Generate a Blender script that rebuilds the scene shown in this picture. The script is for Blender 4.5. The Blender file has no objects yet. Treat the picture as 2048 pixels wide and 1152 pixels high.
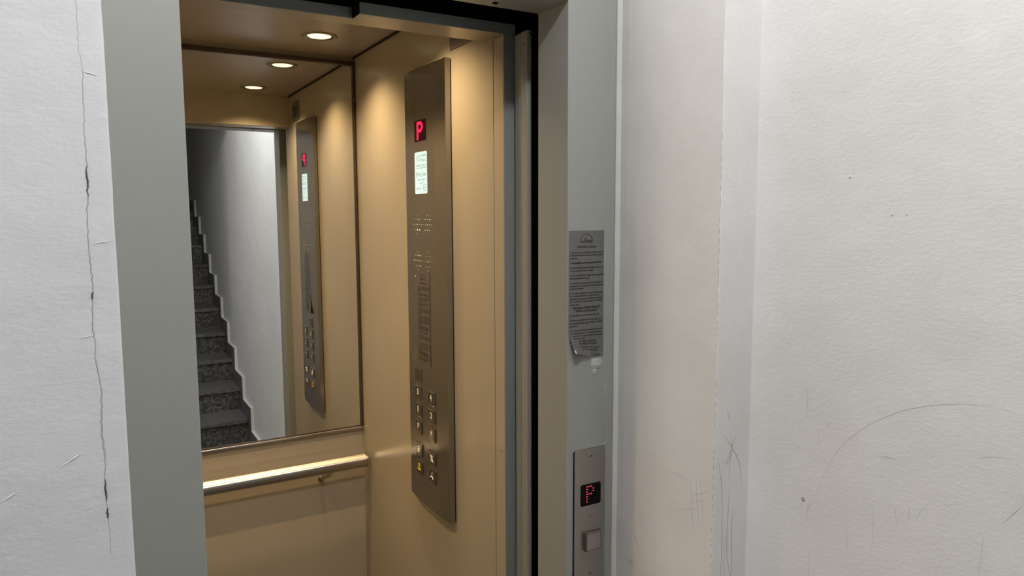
import bpy, bmesh, math, random
from mathutils import Vector, Matrix, noise

random.seed(7)
H = 1.85                     # eye height above the landing floor; mesh z values below are given from eye level
sc = bpy.context.scene
col = sc.collection

# ------------------------------------------------------------------ camera
cam_d = bpy.data.cameras.new('camera')
cam = bpy.data.objects.new('camera', cam_d)
col.objects.link(cam)
cam_d.sensor_width = 36.0
cam_d.lens = 25.26
cam_d.clip_start = 0.02
yaw, pit, rol = 0.527043, 0.103860, -0.003499
fw = Vector((math.sin(yaw)*math.cos(pit), math.cos(yaw)*math.cos(pit), -math.sin(pit)))
rt = Vector((math.cos(yaw), -math.sin(yaw), 0))
up = rt.cross(fw)
r2 = math.cos(rol)*rt + math.sin(rol)*up
u2 = -math.sin(rol)*rt + math.cos(rol)*up
cam.matrix_world = Matrix(((r2.x, u2.x, -fw.x, 0), (r2.y, u2.y, -fw.y, 0), (r2.z, u2.z, -fw.z, H), (0, 0, 0, 1)))
sc.camera = cam

# ------------------------------------------------------------------ world, exposure
w = bpy.data.worlds.new('world'); sc.world = w; w.use_nodes = True
w.node_tree.nodes['Background'].inputs[0].default_value = (0.7, 0.8, 1, 1)
w.node_tree.nodes['Background'].inputs[1].default_value = 0.02
sc.view_settings.view_transform = 'Standard'
sc.view_settings.look = 'None'
sc.view_settings.exposure = 0.0
sc.view_settings.gamma = 1.0
sc.view_settings.use_curve_mapping = False
sc.cycles.max_bounces = 12
sc.cycles.glossy_bounces = 6
sc.cycles.diffuse_bounces = 6
sc.cycles.caustics_reflective = True
sc.cycles.sample_clamp_indirect = 6.0
sc.cycles.use_denoising = True

# ------------------------------------------------------------------ lights
def lamp(name, kind, loc, energy, color, **kw):
    d = bpy.data.lights.new(name, kind)
    d.energy = energy; d.color = color
    for k, v in kw.items(): setattr(d, k, v)
    o = bpy.data.objects.new(name, d)
    o.location = (loc[0], loc[1], loc[2]+H)
    col.objects.link(o)
    return o
LANDING = lamp('landing_ceiling_light', 'POINT', (0.38, 0.10, 1.14), 39, (0.99, 0.995, 1.0), shadow_soft_size=0.055)
SECOND = lamp('landing_ceiling_light', 'POINT', (-1.9, 0.548, 1.10), 46, (1.0, 0.975, 0.955), shadow_soft_size=0.12)
WARM = (1.0, 0.735, 0.425)
SPOTS = [(0.637, 2.27), (0.637, 1.73), (0.02, 2.27), (0.02, 1.73)]
for sx, sy in SPOTS:
    s = lamp('downlight_beam', 'SPOT', (sx, sy, 0.536), 28.5, WARM, shadow_soft_size=0.015, spot_size=math.radians(129), spot_blend=1.0)

# ------------------------------------------------------------------ helpers
def V(p): return Vector((p[0], p[1], p[2]+H))

def link(name, me, mat=None, parent=None):
    o = bpy.data.objects.new(name, me)
    col.objects.link(o)
    if mat is not None and not me.materials: me.materials.append(mat)
    if parent is not None:
        root = parent; off = Vector((0, 0, 0))
        while root is not None: off += root.location; root = root.parent
        for v in me.vertices: v.co -= off
        o.parent = parent
    return o

def rebase(o, p):
    """move a thing's origin to its base point p (eye-level z) without moving its geometry"""
    q = V(p)
    for v in o.data.vertices: v.co -= q
    o.location = q
    return o

def tag(o, label=None, cat=None, group=None, kind=None):
    if label: o['label'] = label
    if cat: o['category'] = cat
    if group: o['group'] = group
    if kind: o['kind'] = kind
    return o

def empty(name, p):
    o = bpy.data.objects.new(name, None); col.objects.link(o)
    o.location = V(p); o.empty_display_size = 0.05
    return o

def mesh(bm, name='m', smooth=False, bevel=0.0, seg=2, angle=0.6):
    bmesh.ops.recalc_face_normals(bm, faces=bm.faces)
    if bevel:
        es = [e for e in bm.edges if len(e.link_faces) == 2 and e.calc_face_angle(0) > angle]
        bmesh.ops.bevel(bm, geom=es, offset=bevel, segments=seg, profile=0.5, affect='EDGES', clamp_overlap=True)
    me = bpy.data.meshes.new(name)
    bm.to_mesh(me); bm.free()
    if smooth:
        for p in me.polygons: p.use_smooth = True
    return me

def add_box(bm, a, b):
    x0, y0, z0 = a; x1, y1, z1 = b
    vs = [bm.verts.new(V((x, y, z))) for x in (x0, x1) for y in (y0, y1) for z in (z0, z1)]
    for f in ((0,1,3,2), (4,6,7,5), (0,4,5,1), (2,3,7,6), (0,2,6,4), (1,5,7,3)):
        bm.faces.new([vs[i] for i in f])
    return bm

def box(name, a, b, mat, parent=None, bevel=0.0, seg=2):
    bm = bmesh.new(); add_box(bm, a, b)
    return link(name, mesh(bm, name, bevel=bevel, seg=seg), mat, parent)

def add_prism(bm, poly, f0, f1):
    """polygon of points, extruded between two point functions"""
    A = [bm.verts.new(V(f0(*p))) for p in poly]; B = [bm.verts.new(V(f1(*p))) for p in poly]
    bm.faces.new(A); bm.faces.new(B[::-1])
    n = len(poly)
    for i in range(n): bm.faces.new((A[i], A[(i+1) % n], B[(i+1) % n], B[i]))
    return bm

def add_tube(bm, pts, r, n=6, cap=True):
    pts = [V(p) for p in pts]
    rings = []
    prev = None
    for i, p in enumerate(pts):
        d = (pts[min(i+1, len(pts)-1)] - pts[max(i-1, 0)]).normalized()
        a = d.orthogonal().normalized() if prev is None else (prev - d*prev.dot(d)).normalized()
        prev = a; b = d.cross(a)
        rr = r[i] if isinstance(r, (list, tuple)) else r
        rings.append([bm.verts.new(p + rr*(math.cos(2*math.pi*k/n)*a + math.sin(2*math.pi*k/n)*b)) for k in range(n)])
    for A, B in zip(rings, rings[1:]):
        for k in range(n): bm.faces.new((A[k], A[(k+1) % n], B[(k+1) % n], B[k]))
    if cap:
        bm.faces.new(rings[0]); bm.faces.new(rings[-1][::-1])

def lathe(name, c, prof, mat, parent=None, n=48, axis='Z', smooth=True, close=False):
    """prof: (radius, height) list revolved about axis through c"""
    bm = bmesh.new(); rings = []
    for r, h in prof:
        ring = []
        for k in range(n):
            t = 2*math.pi*k/n; a, b = r*math.cos(t), r*math.sin(t)
            p = {'Z': (c[0]+a, c[1]+b, c[2]+h), 'Y': (c[0]+a, c[1]+h, c[2]+b), 'X': (c[0]+h, c[1]+a, c[2]+b)}[axis]
            ring.append(bm.verts.new(V(p)))
        rings.append(ring)
    for A, B in zip(rings, rings[1:]):
        for k in range(n): bm.faces.new((A[k], A[(k+1) % n], B[(k+1) % n], B[k]))
    bm.faces.new(rings[-1])
    if close: bm.faces.new(rings[0])
    return link(name, mesh(bm, name, smooth=smooth), mat, parent)

FONT = None
def text_bm(bm, s, box_, plane, depth=0.0003, bold=0.0, keep=False):
    """write s into bm, fitted to box_ = (u0, v0, u1, v1); plane(u, v, h) -> point"""
    cu = bpy.data.curves.new('t', 'FONT'); cu.body = s; cu.size = 1.0; cu.offset = bold
    cu.resolution_u = 3
    o = bpy.data.objects.new('t', cu); col.objects.link(o)
    dg = bpy.context.evaluated_depsgraph_get(); dg.update()
    me = bpy.data.meshes.new_from_object(o.evaluated_get(dg))
    xs = [v.co.x for v in me.vertices]; ys = [v.co.y for v in me.vertices]
    x0, x1, y0, y1 = min(xs), max(xs), min(ys), max(ys)
    u0, v0, u1, v1 = box_
    sx = (u1-u0)/(x1-x0); sy = (v1-v0)/(y1-y0)
    if keep:
        y0, sy = -0.25, (v1-v0)/1.0
        sx = min(sx, sy*1.15)
    vs = [bm.verts.new(V(plane(u0+(v.co.x-x0)*sx, v0+(v.co.y-y0)*sy, depth))) for v in me.vertices]
    for p in me.polygons:
        try: bm.faces.new([vs[i] for i in p.vertices])
        except ValueError: pass
    bpy.data.objects.remove(o); bpy.data.curves.remove(cu); bpy.data.meshes.remove(me)

# ------------------------------------------------------------------ materials
def nodes(name):
    m = bpy.data.materials.new(name); m.use_nodes = True
    nt = m.node_tree; b = nt.nodes['Principled BSDF']
    return m, nt, b

def N(nt, t, **kw):
    n = nt.nodes.new(t)
    for k, v in kw.items(): setattr(n, k, v)
    return n

def coords(nt, scale=(1, 1, 1)):
    tc = N(nt, 'ShaderNodeTexCoord'); mp = N(nt, 'ShaderNodeMapping')
    mp.inputs['Scale'].default_value = scale
    nt.links.new(tc.outputs['Object'], mp.inputs['Vector'])
    return mp.outputs['Vector']

def noise_n(nt, vec, scale, detail=3.0, rough=0.5, dist=0.0):
    n = N(nt, 'ShaderNodeTexNoise')
    n.inputs['Scale'].default_value = scale; n.inputs['Detail'].default_value = detail
    n.inputs['Roughness'].default_value = rough; n.inputs['Distortion'].default_value = dist
    nt.links.new(vec, n.inputs['Vector'])
    return n.outputs['Fac']

def ramp(nt, fac, stops):
    r = N(nt, 'ShaderNodeValToRGB'); e = r.color_ramp.elements
    e[0].position, e[0].color = stops[0][0], (*stops[0][1], 1)
    e[1].position, e[1].color = stops[-1][0], (*stops[-1][1], 1)
    for p, c in stops[1:-1]:
        x = e.new(p); x.color = (*c, 1)
    nt.links.new(fac, r.inputs['Fac'])
    return r.outputs['Color']

def bump(nt, b, h, strength, dist, normal=None):
    n = N(nt, 'ShaderNodeBump'); n.inputs['Strength'].default_value = strength; n.inputs['Distance'].default_value = dist
    nt.links.new(h, n.inputs['Height'])
    if normal is not None: nt.links.new(normal, n.inputs['Normal'])
    nt.links.new(n.outputs['Normal'], b.inputs['Normal'])
    return n.outputs['Normal']

def plaster(name, base, dirt, rough=0.55, bstr=0.26):
    m, nt, b = nodes(name)
    c = coords(nt)
    big = noise_n(nt, c, 3.2, 4, 0.6)
    nt.links.new(ramp(nt, big, [(0.35, dirt), (0.62, base)]), b.inputs['Base Color'])
    c2 = coords(nt, (1, 1, 1.9))
    n1 = bump(nt, b, noise_n(nt, c2, 95, 3, 0.62), bstr, 0.0022)
    n2 = bump(nt, b, noise_n(nt, coords(nt), 9, 3, 0.5), 0.35, 0.012, n1)
    b.inputs['Roughness'].default_value = rough
    b.inputs['Specular IOR Level'].default_value = 0.35
    return m

def paint(name, color, rough=0.4, var=0.04, bumpy=0.05, spec=0.5):
    m, nt, b = nodes(name)
    c = coords(nt)
    f = noise_n(nt, c, 5, 4, 0.6)
    lo = tuple(x*(1-var) for x in color)
    nt.links.new(ramp(nt, f, [(0.35, lo), (0.65, color)]), b.inputs['Base Color'])
    b.inputs['Roughness'].default_value = rough
    b.inputs['Specular IOR Level'].default_value = spec
    bump(nt, b, noise_n(nt, c, 60, 2, 0.5), bumpy, 0.002)
    return m

def steel(name, color, rough, aniso=0.6, brush=(1, 1, 60), bstr=0.05, rot=0.0, var=0.05, tan=(0, 0, 1)):
    m, nt, b = nodes(name)
    b.inputs['Metallic'].default_value = 1.0
    c = coords(nt, brush)
    f = noise_n(nt, c, 12, 4, 0.65)
    nt.links.new(ramp(nt, f, [(0.3, tuple(x*(1-var) for x in color)), (0.7, color)]), b.inputs['Base Color'])
    mr = N(nt, 'ShaderNodeMapRange'); mr.inputs['To Min'].default_value = rough*0.96; mr.inputs['To Max'].default_value = rough*1.05
    nt.links.new(f, mr.inputs['Value']); nt.links.new(mr.outputs['Result'], b.inputs['Roughness'])
    b.inputs['Anisotropic'].default_value = aniso
    b.inputs['Anisotropic Rotation'].default_value = rot
    t = N(nt, 'ShaderNodeCombineXYZ')
    for i in range(3): t.inputs[i].default_value = tan[i]
    if aniso: nt.links.new(t.outputs[0], b.inputs['Tangent'])
    if bstr: bump(nt, b, f, bstr, 0.0005)
    return m

def emit(name, color, strength, base=(0.02, 0.02, 0.02), rough=0.3):
    m, nt, b = nodes(name)
    b.inputs['Base Color'].default_value = (*base, 1)
    b.inputs['Roughness'].default_value = rough
    b.inputs['Emission Color'].default_value = (*color, 1)
    b.inputs['Emission Strength'].default_value = strength
    b.inputs['Specular IOR Level'].default_value = 0.12
    return m

def flat(name, color, rough=0.5, metal=0.0, spec=0.5):
    m, nt, b = nodes(name)
    f = noise_n(nt, coords(nt), 40, 2, 0.5)
    nt.links.new(ramp(nt, f, [(0.3, tuple(x*0.94 for x in color)), (0.7, color)]), b.inputs['Base Color'])
    b.inputs['Roughness'].default_value = rough; b.inputs['Metallic'].default_value = metal
    b.inputs['Specular IOR Level'].default_value = spec
    return m

M_WALL = plaster('white_plaster', (0.745, 0.74, 0.73), (0.70, 0.692, 0.675))
M_WALL_A = plaster('white_plaster_worn', (0.755, 0.75, 0.725), (0.715, 0.70, 0.675), bstr=0.10)
M_WALL_L = plaster('white_plaster_bright', (0.715, 0.72, 0.74), (0.69, 0.695, 0.71))
M_FRAME = paint('grey_metal_paint', (0.31, 0.319, 0.292), 0.38, 0.03, 0.06)
M_FRAME_IN = paint('grey_metal_paint_reveal', (0.31, 0.319, 0.292), 0.38, 0.03, 0.06)
M_DOOR = paint('grey_door_paint', (0.27, 0.272, 0.25), 0.42)
M_CAB = paint('beige_cabin_laminate', (0.40, 0.342, 0.25), 0.25, 0.03, 0.02, 0.4)
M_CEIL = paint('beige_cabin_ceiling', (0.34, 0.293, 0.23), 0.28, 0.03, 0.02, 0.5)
M_BLACK = flat('black_void', (0.004, 0.004, 0.004), 0.9, spec=0.1)
M_SHAFT = flat('dark_shaft_concrete', (0.02, 0.02, 0.02), 0.9, spec=0.1)
M_GAP = flat('dark_gap', (0.03, 0.022, 0.015), 0.7, spec=0.2)
M_PLATE = steel('brushed_bronze_steel', (0.435, 0.42, 0.385), 0.28, 1.0, (90, 90, 1.0), 0.0, 0.0, 0.015, (0, 1, 0))
M_CALL = steel('brushed_steel', (0.395, 0.37, 0.35), 0.42, 0.5, (130, 130, 2.0), 0.03)
M_CHROME = steel('polished_rail_steel', (0.55, 0.50, 0.44), 0.20, 1.0, (0.2, 2, 2), 0.0, 0.0, 0.0, (1, 0, 0))
M_RIM = flat('bright_button_rim', (0.42, 0.37, 0.31), 0.13, 1.0)
M_DOT = flat('bright_metal_dots', (0.75, 0.68, 0.58), 0.2, 1.0)
M_GRIP = steel('satin_ribbed_grip', (0.95, 0.86, 0.68), 0.34, 0.6, (0.2, 2, 2), 0.0, 0.0, 0.0, (1, 0, 0))
M_RIMC = flat('steel_button_rim', (0.40, 0.375, 0.35), 0.2, 1.0)
M_BFACE = steel('button_face_steel', (0.22, 0.18, 0.135), 0.32, 0.0, (30, 30, 2), 0.0)
M_BFACEC = flat('worn_steel_button', (0.44, 0.40, 0.395), 0.33, 1.0)
M_SYM = flat('white_symbol', (0.95, 0.88, 0.80), 0.35)
M_SYMY = flat('yellow_symbol', (0.85, 0.60, 0.02), 0.4)
M_LCD = emit('lit_label_screen', (0.84, 1.0, 0.88), 0.97)
M_LCDT = flat('label_print', (0.10, 0.16, 0.12), 0.6)
M_RED = emit('red_display_glow', (1.0, 0.0, 0.075), 1.25)
M_REDBG = emit('dark_red_screen', (0.10, 0.0, 0.008), 0.14, (0.004, 0.0005, 0.001), 0.3)
M_LED = emit('red_led', (1.0, 0.04, 0.09), 1.25)
M_BLKGL = flat('black_display_glass', (0.002, 0.002, 0.002), 0.25, spec=0.12)
M_FOIL = flat('grey_foil_sticker', (0.20, 0.20, 0.195), 0.33, 0.55)
M_FOIL2 = flat('brown_grey_foil_sticker', (0.185, 0.155, 0.13), 0.28, 0.6)
M_INK = flat('black_print', (0.012, 0.012, 0.012), 0.5)
M_INK2 = flat('dark_brown_print', (0.035, 0.022, 0.018), 0.5)
M_GLUE = flat('dried_clear_glue', (0.42, 0.43, 0.40), 0.16)
M_PENCIL = flat('pencil_graphite', (0.30, 0.29, 0.29), 0.6)
M_PENCILL = flat('faint_pencil_graphite', (0.50, 0.49, 0.485), 0.7)
M_SCUFF = flat('grey_scuff', (0.40, 0.385, 0.38), 0.8, spec=0.1)
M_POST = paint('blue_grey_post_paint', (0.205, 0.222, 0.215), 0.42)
M_CRACK = flat('crack_shadow', (0.36, 0.35, 0.33), 0.8)
M_CRACKD = flat('deep_crack', (0.10, 0.07, 0.05), 0.8)
M_TRIM = steel('mirror_trim_steel', (0.50, 0.43, 0.35), 0.22, 0.0, (0.5, 60, 60), 0.0)
M_TRIMD = flat('dark_mirror_trim', (0.10, 0.07, 0.05), 0.3, 0.6)
M_WHITE = flat('white_trim_paint', (0.78, 0.78, 0.75), 0.5)
M_LAMP = emit('lit_halogen_lens', (1.0, 0.86, 0.52), 1.7)
M_RING = flat('downlight_ring', (0.30, 0.25, 0.20), 0.3, 0.9)
M_PLAQUE = flat('grey_brown_plaque', (0.13, 0.11, 0.09), 0.42)

M_MIRROR, nt, b = nodes('mirror_glass')
b.inputs['Metallic'].default_value = 1.0; b.inputs['Roughness'].default_value = 0.0
nt.links.new(ramp(nt, noise_n(nt, coords(nt), 1.5), [(0.0, (0.86, 0.87, 0.85)), (1.0, (0.89, 0.90, 0.88))]), b.inputs['Base Color'])

def granite(name, a, bb, c, rough):
    m, nt, b = nodes(name)
    v = coords(nt)
    f = noise_n(nt, v, 42, 6, 0.8)
    nt.links.new(ramp(nt, f, [(0.36, a), (0.5, bb), (0.64, c)]), b.inputs['Base Color'])
    b.inputs['Roughness'].default_value = rough
    return m
M_GRAN = granite('speckled_dark_granite', (0.025, 0.023, 0.022), (0.09, 0.085, 0.082), (0.26, 0.25, 0.245), 0.35)
M_GRANT = granite('grey_granite_tread', (0.07, 0.067, 0.065), (0.13, 0.125, 0.122), (0.24, 0.23, 0.225), 0.3)
M_FLOOR = granite('granite_floor', (0.05, 0.047, 0.045), (0.10, 0.095, 0.09), (0.2, 0.19, 0.185), 0.3)

M_CABFL = flat('dark_rubber_floor', (0.03, 0.028, 0.026), 0.5)
FL = -H          # landing floor, seen from eye level
CEIL = 1.22      # landing ceiling
MC=[[(0.7597, -0.48), (0.7535, -0.4559), (0.7406, -0.4235), (0.7257, -0.3933), (0.7086, -0.3695), (0.6814, -0.3423), (0.6531, -0.3202), (0.6221, -0.3), (0.5887, -0.2848), (0.5604, -0.2752), (0.5333, -0.2682), (0.5041, -0.2639), (0.4852, -0.2639), (0.4669, -0.265)], [(0.7865, -0.2959), (0.7849, -0.3204), (0.785, -0.3511)], [(0.7627, -0.3628), (0.76, -0.3794), (0.7564, -0.3941)], [(0.7477, -0.3452), (0.7429, -0.3457), (0.7409, -0.349), (0.7463, -0.3551)], [(0.7049, -0.4906), (0.7018, -0.515), (0.7002, -0.54), (0.7005, -0.5521)], [(0.6636, -0.4547), (0.6579, -0.467), (0.6563, -0.5137), (0.6582, -0.5427)], [(0.6541, -0.3785), (0.6378, -0.3764), (0.6219, -0.3755)], [(0.6519, -0.381), (0.6338, -0.3775)], [(0.62, -0.4472), (0.6213, -0.4596), (0.6171, -0.4799)], [(0.6089, -0.4353), (0.6006, -0.4441), (0.6022, -0.4643), (0.6126, -0.4742)], [(0.593, -0.4433), (0.5874, -0.4548), (0.5853, -0.4462), (0.5766, -0.4353), (0.5734, -0.4399), (0.5791, -0.4555)], [(0.472, -0.4189), (0.4614, -0.402), (0.4504, -0.3859)], [(0.4571, -0.3643), (0.4478, -0.3815)], [(0.4586, -0.3751), (0.4475, -0.3849)], [(0.7754, -0.4944), (0.7766, -0.5127), (0.7779, -0.5276)], [(0.7706, -0.4905), (0.7728, -0.5069)], [(0.821, -0.606), (0.8181, -0.6494)], [(0.7717, -0.5423), (0.7688, -0.627)], [(0.4958, -0.4435), (0.4967, -0.471), (0.4993, -0.5049)], [(0.5157, -0.3409), (0.4935, -0.3328), (0.4661, -0.3267)], [(0.8083, -0.4107), (0.7983, -0.4043), (0.8028, -0.4181)], [(0.7701, -0.4151), (0.7792, -0.4333)], [(0.7848, -0.4217), (0.7931, -0.4403)], [(0.8944, -0.2207), (0.8673, -0.2231), (0.8349, -0.2241), (0.8115, -0.2236)]]
MB=[[(0.9721, -0.4035), (0.9875, -0.4224), (1.0046, -0.4467), (1.0154, -0.4702), (1.0216, -0.5075)], [(0.9895, -0.4072), (0.9917, -0.4302), (0.9876, -0.4579), (0.9873, -0.4825)], [(1.0011, -0.4082), (0.9881, -0.4391), (0.978, -0.4585)], [(0.9663, -0.4526), (0.9791, -0.453)], [(0.9947, -0.4426), (0.9793, -0.4587)], [(0.9771, -0.353), (0.9838, -0.3773)], [(0.988, -0.5175), (0.9874, -0.5533), (0.9862, -0.6061), (0.9882, -0.6406), (0.9975, -0.6774)], [(0.971, -0.5449), (0.9736, -0.5983), (0.9725, -0.6706)], [(1.0028, -0.547), (0.9976, -0.5797), (1.0008, -0.6438), (0.9988, -0.6777)], [(0.9795, -0.5997), (0.981, -0.6729)], [(0.96, -0.4529), (0.9694, -0.5018), (0.9731, -0.5502)]]
MA=[[(1.0361, -0.5087), (1.008, -0.5013), (0.9874, -0.5016), (0.9627, -0.5004)], [(0.9627, -0.5014), (0.9587, -0.545), (0.9518, -0.5987)], [(0.9473, -0.4963), (0.9446, -0.5399), (0.9369, -0.5783)], [(0.9384, -0.492), (0.9319, -0.5354), (0.9273, -0.5794)], [(0.9619, -0.528), (0.9376, -0.5191), (0.919, -0.5079)], [(0.9639, -0.5478), (0.9371, -0.5324), (0.9185, -0.5253)], [(0.9968, -0.5767), (0.9689, -0.5594), (0.9272, -0.5452)], [(1.0241, -0.5556), (1.0042, -0.5613)], [(1.1582, -0.728), (1.1389, -0.7338), (1.1185, -0.7321)], [(1.1281, -0.663), (1.1131, -0.6816), (1.1046, -0.7054)]]
ML=[[(-0.0015, 0.2241), (-0.0015, 0.2082), (-0.0019, 0.1922), (-0.002, 0.1709), (-0.0003, 0.163), (0.0002, 0.1469), (-0.0005, 0.1171), (-0.0017, 0.0952), (-0.0015, 0.0733), (-0.0014, 0.0582), (-0.0019, 0.0402), (-0.0022, 0.018), (-0.0043, -0.0016), (-0.0042, -0.0269), (-0.0039, -0.0438), (-0.003, -0.0666), (-0.0039, -0.0922), (-0.0048, -0.1037), (-0.0053, -0.1267), (-0.0037, -0.1414), (-0.005, -0.1558), (-0.0037, -0.1691), (-0.0017, -0.1825), (-0.0019, -0.209), (-0.0035, -0.2295), (-0.0032, -0.2564), (-0.0017, -0.2717), (-0.003, -0.2956), (-0.0032, -0.3137), (-0.0028, -0.3291), (-0.0026, -0.3444), (-0.0014, -0.36), (-0.0021, -0.383)], [(-0.0008, -0.032), (0.0054, -0.0305), (0.0116, -0.0301), (0.0205, -0.0274)], [(-0.0462, -0.2749), (-0.037, -0.2698), (-0.0273, -0.2642), (-0.0201, -0.2589)], [(-0.1003, -0.3023), (-0.0921, -0.2983), (-0.0833, -0.2938)], [(-0.018, -0.1342), (-0.0101, -0.1327), (-0.0051, -0.1319)], [(0.0009, 0.151), (0.0068, 0.1497), (0.0132, 0.1481)]]

# ================================================================== structure: the landing
def corner_wall(name, prof, mat, jit, z0=FL, z1=CEIL, dz=0.012):
    """open wall sheet following prof (list of (x, y, jitter)), sliced in z so that the corners can wander"""
    bm = bmesh.new(); nz = int((z1-z0)/dz); rows = []
    for k in range(nz+1):
        z = z0+(z1-z0)*k/nz; row = []
        for i, (x, y, j) in enumerate(prof):
            a = noise.noise(Vector((3.1, z*9, 1.3)))*j + noise.noise(Vector((5.7, z*55, 4.0)))*j*0.55
            c = noise.noise(Vector((9, z*11, 7.7)))*j
            row.append(bm.verts.new(V((x+a*jit, y+c*jit, z))))
        rows.append(row)
    for A, B in zip(rows, rows[1:]):
        for i in range(len(prof)-1): bm.faces.new((A[i], A[i+1], B[i+1], B[i]))
    me = mesh(bm, name, smooth=False)
    for p in me.polygons: p.use_smooth = p.area < 0.012*0.009
    return link(name, me, mat)

def arc(cx, cy, r, a0, a1, n=5, j=1.0):
    return [(cx+r*math.cos(math.radians(a0+(a1-a0)*k/n)), cy+r*math.sin(math.radians(a0+(a1-a0)*k/n)), j) for k in range(n+1)]

floor = box('floor', (-3.6, -2.6, FL-0.1), (1.06, 1.2, FL), M_FLOOR); tag(floor, kind='structure')
ceiling = box('ceiling', (-3.6, -2.6, CEIL), (1.3, 1.32, CEIL+0.1), M_WALL); tag(ceiling, kind='structure')

# pocket side beside the frame (runs to the frame), narrow return, long side wall along the stairs
wr = corner_wall('wall_right', [(1.10, 1.2005, 0), (0.951, 1.1995, 0.25), (0.9545, 1.190, 0.5), (0.951, 1.165, 0.3), (0.949, 1.13, 0.1), (0.948, 1.05, 0), (0.948, 0.95, 0)]
      + arc(0.9495, 0.9065, 0.0015, 180, 270, 2, 1.0) + [(0.975, 0.905, 0), (1.02, 0.905, 0.3)]
      + [(1.0368, 0.905, 0.6), (1.0375, 0.9035, 0.6), (1.0380, 0.899, 0.3), (1.0386, 0.892, 0.1)] + [(1.0412-0.0026*(1-k/8)**2, 0.892-0.105*k/8, 0) for k in range(1, 9)] + [(1.0412, 0.70, 0), (1.0412, 0.3, 0), (1.0412, -0.3, 0), (1.0412, -4.6, 0)], M_WALL, 0.0008, z1=CEIL+2.2)
wr.data.materials.append(M_WALL_A)
for p in wr.data.polygons:
    c = p.center
    if c.x > 1.0372 and c.y < 0.904: p.use_smooth = True
    if c.x < 0.962 and c.y > 0.9075: p.material_index = 1
tag(wr, kind='structure')
box('wall_right_core', (1.055, -4.6, FL), (1.3, 1.32, CEIL+2.2), M_WALL)['kind'] = 'structure'

wl = corner_wall('wall_left', [(-3.6, 0.905, 0), (-0.4, 0.905, 0), (-0.02, 0.905, 0), (0.012, 0.905, 0.3)] + arc(0.0190, 0.9075, 0.0025, 270, 360, 3, 1.0)
      + [(0.0215, 1.0, 0.5), (0.0215, 1.2, 0)], M_WALL_L, 0.0008)
tag(wl, kind='structure')
wf = bmesh.new()
add_box(wf, (0.012, 1.2, 0.53), (0.948, 1.31, CEIL)); add_box(wf, (-0.6, 1.2, FL), (0.008, 1.31, CEIL)); add_box(wf, (0.95, 1.2, FL), (1.25, 1.31, CEIL))
tag(link('wall_front', mesh(wf), M_WALL), kind='structure')
# the rest of the landing, seen from inside and by reflection only
tag(box('wall_far_left', (-3.7, -2.6, FL), (-3.6, 1.2, CEIL), M_WALL), kind='structure')
tag(box('wall_back', (-3.6, -2.7, FL), (-0.12, -2.6, CEIL+0.1), M_WALL), kind='structure')
tag(box('wall_stair_left', (-0.12, -4.6, FL), (-0.02, -0.93, CEIL+2.2), M_WALL), kind='structure')
tag(box('wall_stair_end', (-0.12, -4.75, FL), (1.3, -4.62, CEIL+2.2), M_WALL), kind='structure')
tag(box('wall_stair_downstand', (-0.02, -1.32, 0.80), (1.05, -1.2, CEIL+0.01), M_WALL), kind='structure')
bm = bmesh.new()
add_prism(bm, [(-1.3, CEIL), (-4.6, CEIL+1.95), (-4.6, CEIL+2.2), (-1.3, CEIL+0.2)], lambda y, z: (-0.12, y, z), lambda y, z: (1.3, y, z))
tag(link('ceiling_stair', mesh(bm), M_WALL), kind='structure')

# ------------------------------------------------------------------ marks on the walls
def marks(name, lines, plane, mat, r, parent, wob=0.0):
    bm = bmesh.new()
    for L in lines:
        P = [Vector(p) for p in L]; Q = []
        if len(P) > 2 and len(P) < 30 and not isinstance(r, list):      # round the hand-drawn strokes
            for i in range(len(P)-1):
                a, b_, c, d = P[max(i-1, 0)], P[i], P[i+1], P[min(i+2, len(P)-1)]
                for k in range(6):
                    t = k/6
                    q = 0.5*((2*b_)+(c-a)*t+(2*a-5*b_+4*c-d)*t*t+(3*b_-a-3*c+d)*t**3)
                    Q.append(q+Vector((random.uniform(-1, 1), random.uniform(-1, 1)))*0.0001)
            Q.append(P[-1])
        else: Q = P
        rr = r if isinstance(r, list) else [r*(0.35+0.65*math.sin(math.pi*min(0.93, max(0.07, k/max(1, len(Q)-1)))))*random.uniform(0.8, 1.1) for k in range(len(Q))]
        add_tube(bm, [plane(*p) for p in Q], rr, 6)
    return link(name, mesh(bm, smooth=True), mat, parent)
faint = [MC[i] for i in (2, 3, 5, 8, 9, 10, 16, 17, 18, 19, 20, 21, 22, 4)]
firm = [MC[i] for i in (0, 1, 6, 7, 11, 12, 13, 14, 15)]
marks('pencil_mark', firm[0:1], lambda a, b_: (1.0412, a, b_), M_PENCILL, 0.00044, wr)
marks('pencil_mark', firm[1:], lambda a, b_: (1.0412, a, b_), M_PENCILL, 0.00060, wr)
marks('pencil_mark', faint, lambda a, b_: (1.0412, a, b_), M_PENCILL, 0.00042, wr)
marks('pencil_mark', [MC[23]], lambda a, b_: (1.0412, a, b_), M_CRACK, 0.00045, wr)
marks('pencil_mark', MB, lambda a, b_: (a, 0.905, b_), M_PENCIL, 0.00056, wr)
marks('pencil_mark', MA, lambda a, b_: (0.9479, a, b_), M_PENCILL, 0.00040, wr)
marks('scuff_spot', [[(0.786, -0.4925), (0.7865, -0.496), (0.786, -0.4995)]], lambda a, b_: (1.0412, a, b_), M_SCUFF, 0.0003, wr)
lathe('scuff_spot', (1.0411, 0.7862, -0.4962), [(0.0046, 0), (0.0044, -0.0002), (0.0005, -0.0003)], M_SCUFF, wr, 20, 'X')
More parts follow.
